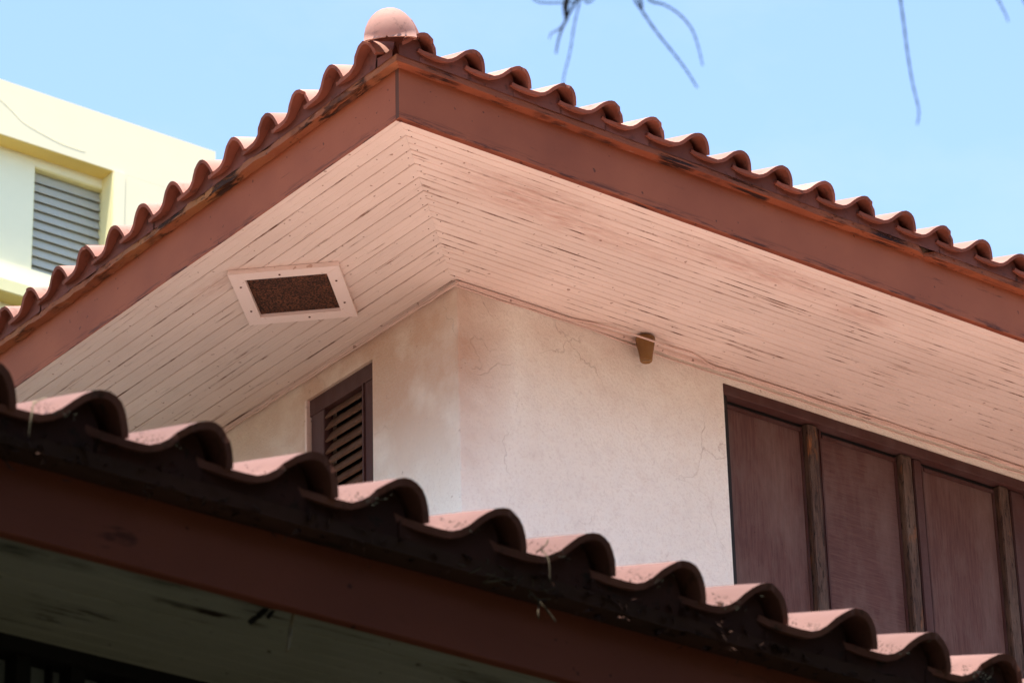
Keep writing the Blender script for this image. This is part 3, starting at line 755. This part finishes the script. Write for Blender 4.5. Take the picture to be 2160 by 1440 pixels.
# moss cushions in the tile troughs of the lower eave
vs, fs = [], []
for k in range(18):
    cx = -3.927 + PITCH * (k - 2) - .105
    if k in (1, 4): nn = 25
    else: nn = 110
    for j in range(nn):
        u = rnd.gauss(0, .032); yy = yE - .118 + abs(rnd.gauss(0, .02)); zz = SOF - 4.220 + .176 + .022 + (u + .02 if u > .05 else 0) * .3
        p = Vector((cx + u, yy, zz + rnd.uniform(-.012, .006))); s_ = rnd.uniform(.002, .006)
        a = Vector((rnd.uniform(-1, 1), rnd.uniform(-1, .2), rnd.uniform(-.6, .9))).normalized() * s_; b_ = a.orthogonal().normalized() * s_ * .35
        b = len(vs); vs.extend([tuple(p - b_), tuple(p + b_), tuple(p + a * 1.5)]); fs.append((b, b + 1, b + 2))
tag(link('moss', pydata('moss', vs, fs, MOSS)), 'dark moss growing in the tile troughs along the lower eave', 'moss', kind='stuff')

# peeled chips and mortar crumbs on the decayed left batten
vs, fs = [], []
for j in range(420):
    lx = rnd.choice([-1.0, -1.28, -1.6, -1.75, -2.0, -2.3]) + rnd.gauss(0, .07); ly = rnd.uniform(-.066, -.050); lz = rnd.uniform(.206, .246); s_ = rnd.uniform(.003, .011)
    p = Vector((ly, -lx, SOF + lz)); a = Vector([rnd.uniform(-1, 1) for _ in range(3)]).normalized() * s_; b_ = a.orthogonal().normalized() * s_ * rnd.uniform(.3, .8)
    b = len(vs); vs.extend([tuple(p - b_), tuple(p + b_ * .6), tuple(p + a), tuple(p - a * .4)]); fs += [(b, b + 1, b + 2), (b, b + 1, b + 3)]
o = link('peeled_chips', pydata('peeled_chips', vs, fs, BATD), house); o['kind'] = 'stuff'

def chips(name, n, gen, mat):
    vs, fs = [], []
    for j in range(n):
        p, s_ = gen(); a = Vector([rnd.uniform(-1, 1), rnd.uniform(-.5, .5), rnd.uniform(-1, .6)]).normalized() * s_; b_ = a.orthogonal().normalized() * s_ * rnd.uniform(.2, .7)
        b = len(vs); vs.extend([tuple(p - b_), tuple(p + b_ * .6), tuple(p + a), tuple(p - a * .4)]); fs += [(b, b + 1, b + 2), (b, b + 1, b + 3)]
    o = link(name, pydata(name, vs, fs, mat, None, True), house); o['kind'] = 'stuff'
rnd = random.Random(77); hub = [rnd.uniform(-4.6, -1.0) for _ in range(16)]
chips('lower_debris', 1500, lambda: (Vector((rnd.choice(hub) + rnd.gauss(0, .12), -4.37 - rnd.uniform(.050, .094), SOF - 4.22 + rnd.gauss(.138, .018))), rnd.uniform(.004, .020)), LBAT)
hub2 = [rnd.uniform(.3, 3.2) for _ in range(12)]
chips('upper_debris', 420, lambda: (Vector((rnd.choice(hub2) + rnd.gauss(0, .10), -rnd.uniform(.060, .072), SOF + rnd.gauss(.222, .009))), rnd.uniform(.003, .010)), BATT)

# ================================================================== CREAM BUILDING BEHIND
Y = 18.0; Z0 = SOF
bld = bpy.data.objects.new('apartment_building', None); COL.objects.link(bld); bld.location = (6, Y + 3, 0)
tag(bld, 'cream apartment building with ochre window recesses and grey louvres behind the tiled roof', 'building')
def bpart(name, boxes, mat, bev=.0, label=None):
    bm = bmesh.new()
    for b in boxes: box(bm, b[0] - 6, b[1] - 6, b[2] - Y - 3, b[3] - Y - 3, b[4], b[5])
    if bev: bmesh.ops.bevel(bm, geom=[e for e in bm.edges if e.is_manifold and e.calc_face_angle(0) > .8], offset=bev, segments=2, affect='EDGES')
    o = link(name, mesh_of(name, bm, mat), bld)
    if label: o['label'] = label
    return o
ZR, ZP, ZL, ZLB = Z0 + 11.165, Z0 + 11.775, Z0 + 9.615, Z0 + 9.49
RD = .20
zb_, zt_ = Z0 + 9.928, Z0 + 11.064
wins = [(8.895, 9.70), (6.55, 7.30), (4.2, 4.95)]
bx_ = [(-9, 10.866, Y + RD, Y + .40, 0, zb_), (-9, 10.866, Y + RD, Y + .40, zt_, ZR)]
e_ = -9
for (a_, b_) in sorted(wins): bx_.append((e_, a_, Y + RD, Y + .40, zb_, zt_)); e_ = b_
bx_.append((e_, 10.866, Y + RD, Y + .40, zb_, zt_))
bpart('wall', bx_ + [(-9, 10.866, Y + .40, Y + 9, 0, ZR)], YREC)
bpart('parapet', [(-9, 10.866, Y, Y + 9, ZR + .005, ZP)], YWAL)
bpart('pier', [(9.80, 10.866, Y, Y + RD - .002, 0, ZR + .004)], YWAL)
bpart('pilaster', [(9.673, 9.80, Y - .015, Y + RD - .002, 0, ZR + .003)], YWAL, .008)
bpart('soffit', [(-9, 9.672, Y + .005, Y + RD - .001, ZR - .004, ZR + .006)], YTRM)
bpart('reveal', [(9.664, 9.6725, Y + .004, Y + RD - .001, ZL, ZR - .005)], YLED)
bpart('ledge', [(-9, 9.66, Y - .01, Y + RD - .002, ZLB, ZL)], YLED, .01)
bpart('soffit', [(-9, 9.664, Y + .003, Y + RD - .001, ZLB - .012, ZLB - .002)], YTRM)
lme = None
for (a_, b_) in wins:
    fr = bpart('window', [(a_, a_ + .012, Y + RD + .012, Y + RD + .11, zb_, zt_ - .013), (b_ - .012, b_, Y + RD + .012, Y + RD + .11, zb_, zt_ - .013), (a_, b_, Y + RD + .012, Y + RD + .11, zt_ - .012, zt_)], YLED)
    bpart('window_backing', [(a_, b_, Y + .38, Y + .395, zb_, zt_)], BLAK)
    if lme is None:
        vs, fs = [], []; nn = 6; L2 = b_ - a_ - .026
        for i in range(nn + 1):
            t_ = i / nn; yy = -.020 + .040 * t_; zz = -.068 + .136 * t_ - .012 * math.sin(math.pi * t_)
            for x_ in (0, L2): vs += [(x_, yy, zz), (x_, yy + .004, zz - .002)]
        for i in range(nn):
            q = i * 4; fs += [(q, q + 2, q + 6, q + 4), (q + 1, q + 5, q + 7, q + 3)]
        fs += [(0, 1, 3, 2), (nn * 4, nn * 4 + 2, nn * 4 + 3, nn * 4 + 1)]
        lme = pydata('louvre_slat', vs, fs, SLAT, None, True)
    n = 11
    for i in range(n):
        zz = zb_ + (zt_ - .02 - zb_) * (i + .55) / n
        link('louvre_slat', lme, fr, Matrix.Translation((a_ + .013 - 6, RD + .075 - 3, zz)))
P = [onplane(a, b, Y - .0025) for (a, b) in ((-60, 150), (-20, 190), (20, 228), (50, 258), (90, 282), (135, 305), (180, 320))]
vs, fs = [], []; tube(vs, fs, smooth_path(P, 5), .0015, 4)
o = link('facade_cable', pydata('facade_cable', vs, fs, YREC, None, True)); tag(o, 'thin slack wire hanging across the cream parapet', 'wire')

# ================================================================== TREE OVER THE LOWER EAVE
tree = bpy.data.objects.new('casuarina_tree', None); COL.objects.link(tree); tree.location = (-9.6, -7.6, 0)
tag(tree, 'drooping casuarina whose bare thin twigs hang into the sky above the roof', 'tree')
TO = Vector(tree.location)
def in_view(p, m=1.06):
    d = p - CAM; z = d.dot(F)
    if z < .1: return False
    return abs(d.dot(rt) / z) < 1080 / FPX * m and abs(d.dot(up) / z) < 720 / FPX * m
vs, fs = [], []
tube(vs, fs, smooth_path([Vector((0, 0, -.2)), Vector((.1, .05, 2)), Vector((.3, .3, 4.5)), Vector((.6, .5, 7)), Vector((1.2, .7, 10)), Vector((1.5, .8, 13))], 4), [.24 - .2 * i / 20 for i in range(21)], 12)
link('trunk', pydata('trunk', vs, fs, TWIG, None, True), tree)
limbs = []
def limb(a, b, c_, r_): 
    P = smooth_path([Vector(q) - TO for q in (a, b, c_)], 6); limbs.append([p + TO for p in P])
    vs, fs = [], []; tube(vs, fs, P, [r_ * (1 - .8 * i / (len(P) - 1)) for i in range(len(P))], 7)
    link('limb', pydata('limb', vs, fs, TWIG, None, True), tree)
limb((-9.2, -7.2, 6.0), (-7, -6.4, 7.4), (-4.2, -5.9, 7.2), .10)
limb((-9.1, -7.15, 6.5), (-6.2, -7.0, 8.2), (-2.6, -6.3, 7.9), .10)
limb((-8.9, -7.0, 7.5), (-6.0, -5.9, 9.4), (-1.0, -5.9, 9.2), .09)
limb((-8.6, -7.0, 9.0), (-7.0, -8.0, 10.5), (-3.0, -8.5, 10.5), .08)
limb((-9.3, -7.4, 5.5), (-10.5, -6.0, 7.0), (-11, -4.5, 7.5), .08)
tw_top = pix(1262, -330, 4.5)
limb((-6.6, -6.75, 8.05), tuple((Vector((-6.6, -6.75, 8.05)) + tw_top) / 2 + Vector((0, 0, .3))), tuple(tw_top), .02)
# foliage: drooping tufts, unseen crown shaped to block sky over the eave
vs, fs = [], []
rnd = random.Random(21)
for _ in range(62000):
    x = rnd.uniform(-12.0, .4); cy = rnd.triangular(-10.0, -4.55, -5.3); z = rnd.uniform(5.3, 11.0)
    dome = 11.2 - .045 * (x + 5.5) ** 2 - .08 * (cy + 7) ** 2
    if z > dome or cy + (z - 4.2) * .16 > -4.62: continue
    p = Vector((x, cy, z))
    if noise.noise(p * .8) < -.22: continue
    ln = rnd.uniform(.18, .42); e = p + Vector((rnd.gauss(0, .08), rnd.gauss(0, .08), -ln))
    if in_view(p, 1.12) or in_view(e, 1.12) or in_view((p + e) / 2, 1.12): continue
    wd = rnd.uniform(.008, .022); s_ = Vector((rnd.uniform(-1, 1), rnd.uniform(-1, 1), 0)).normalized() * wd
    p -= TO; e -= TO; b = len(vs); vs.extend([tuple(p - s_), tuple(p + s_), tuple(e + s_ * .3), tuple(e - s_ * .3)]); fs.append((b, b + 1, b + 2, b + 3))
cr = link('crown', pydata('crown', vs, fs, NEED), tree); cr['kind'] = 'stuff'
# the twigs the photograph shows
DT = 4.9
def twig(pxs, dist=DT, r_=(.0015, .0010), wisps=True):
    P = [pix(a, b, dist + .04 * i) - TO for i, (a, b) in enumerate(pxs)]
    S_ = smooth_path(P, 6); vs, fs = [], []; n = len(S_)
    rad = [.86 * (r_[0] + (r_[1] - r_[0]) * i / (n - 1)) * (1.0 + .22 * math.sin(i * 2.3)) for i in range(n)]
    tube(vs, fs, S_, rad, 6)
    return link('hanging_twig', pydata('hanging_twig', vs, fs, TWIG, None, True), tree)
twig([(1262, -330), (1250, -120), (1226, -10), (1212, 50), (1202, 112), (1192, 150), (1187, 178)])
twig([(1262, -330), (1220, -110), (1200, -15), (1196, 20), (1194, 42), (1186, 60), (1178, 85), (1173, 112)], r_=(.0032, .0014))
twig([(1200, -15), (1193, 8), (1193, 26), (1195, 42)], r_=(.0052, .0030))
twig([(1222, -20), (1212, 8), (1200, 30), (1186, 56), (1172, 66), (1162, 72), (1159, 82)], r_=(.0026, .0008))
twig([(1100, -40), (1128, 0), (1150, 6), (1180, 6), (1215, 4), (1240, -12)], r_=(.0014, .0014))
twig([(1230, -20), (1236, 4), (1248, 2), (1262, -14)], r_=(.0022, .0012))
twig([(1262, -330), (1300, -110), (1336, -8), (1352, 20), (1385, 68), (1425, 118), (1450, 152), (1470, 184)], r_=(.0024, .0012))
twig([(1300, -110), (1362, -12), (1376, 4), (1400, 10), (1432, 30), (1458, 60), (1472, 96), (1482, 138)], r_=(.0024, .0010))
twig([(1346, -20), (1352, 6), (1354, 18)], r_=(.003, .002))
twig([(1850, -300), (1890, -60), (1905, 40), (1914, 110), (1925, 176), (1938, 232), (1935, 262)], r_=(.0020, .0011))
twig([(2040, -260), (2090, -40), (2110, 8), (2120, 28), (2127, 46)], r_=(.0017, .0009))
twig([(2100, -260), (2140, -60), (2156, -6), (2164, 12)], r_=(.0017, .0009))

# unseen hedge added behind the camera to block low sky light
vs, fs = [], []
HO = Vector((-3, -15, 0))
for _ in range(30000):
    x = rnd.uniform(-13, 13); y = rnd.gauss(0, 1.0); z = rnd.uniform(0, 6.8 + 1.2 * noise.noise(Vector((x * .5, 0, 0))))
    if abs(y) > 1.8: continue
    p = Vector((x, y, z)); n = Vector((rnd.uniform(-1, 1), rnd.uniform(-1, 1), rnd.uniform(-.2, 1))).normalized(); a = n.orthogonal().normalized() * rnd.uniform(.08, .17); c_ = n.cross(a) * .5
    b = len(vs); vs.extend([tuple(p - a), tuple(p + c_), tuple(p + a), tuple(p - c_)]); fs.append((b, b + 1, b + 2, b + 3))
hd = link('hedge', pydata('hedge', vs, fs, NEED), None, Matrix.Translation(HO))
tag(hd, 'tall dense green hedge added out of view to block low sky light', 'hedge')

# unseen broad trees added behind and beside the viewpoint to hold off sky light
def make_blocker_tree():
    root = bpy.data.objects.new('blocker_tree', None); COL.objects.link(root)
    vs, fs = [], []; tube(vs, fs, smooth_path([Vector((0, 0, -.2)), Vector((.1, 0, 2.5)), Vector((0, .2, 6)), Vector((.2, .1, 10))], 4), [.35 - .02 * i for i in range(13)], 10)
    link('trunk', pydata('trunk', vs, fs, TWIG, None, True), root)
    rn = random.Random(4); vs, fs = [], []
    for _ in range(9000):
        d = Vector((rn.gauss(0, 1), rn.gauss(0, 1), rn.gauss(0, 1))).normalized(); q = rn.random() ** .4
        p = Vector((d.x * 4.4 * q, d.y * 4.4 * q, 6.6 + d.z * 4.8 * q))
        if noise.noise(p * .5) < -.3 or p.z < 1.5: continue
        n = Vector((rn.uniform(-1, 1), rn.uniform(-1, 1), rn.uniform(0, 1))).normalized(); a = n.orthogonal().normalized() * rn.uniform(.16, .32); c_ = n.cross(a) * .45
        b = len(vs); vs.extend([tuple(p - a), tuple(p + c_), tuple(p + a), tuple(p - c_)]); fs.append((b, b + 1, b + 2, b + 3))
    cr = link('crown', pydata('crown', vs, fs, NEED), root); cr['kind'] = 'stuff'
    return root
gt = make_blocker_tree()
spots = [(-18, -8, 'beyond the tree trunk on the garden west side'), (-15, -16, 'in the south west corner of the garden'), (-8, -19.5, 'behind the hedge directly behind the viewpoint'),
         (0, -19, 'behind the middle of the garden hedge'), (8, -17, 'behind the east end of the garden hedge'), (15, -11, 'on the east side facing the shuttered window')]
for i, (x, y, wh) in enumerate(spots):
    if i == 0: o = gt
    else:
        o = gt.copy(); COL.objects.link(o)
        for ch in gt.children:
            c_ = ch.copy(); COL.objects.link(c_); c_.parent = o
    o.location = (x, y, 0); o.rotation_euler.z = i * 1.3
    tag(o, 'broad leafy tree added out of view to block sky light ' + wh, 'tree', 'added light-blocking trees round the garden')
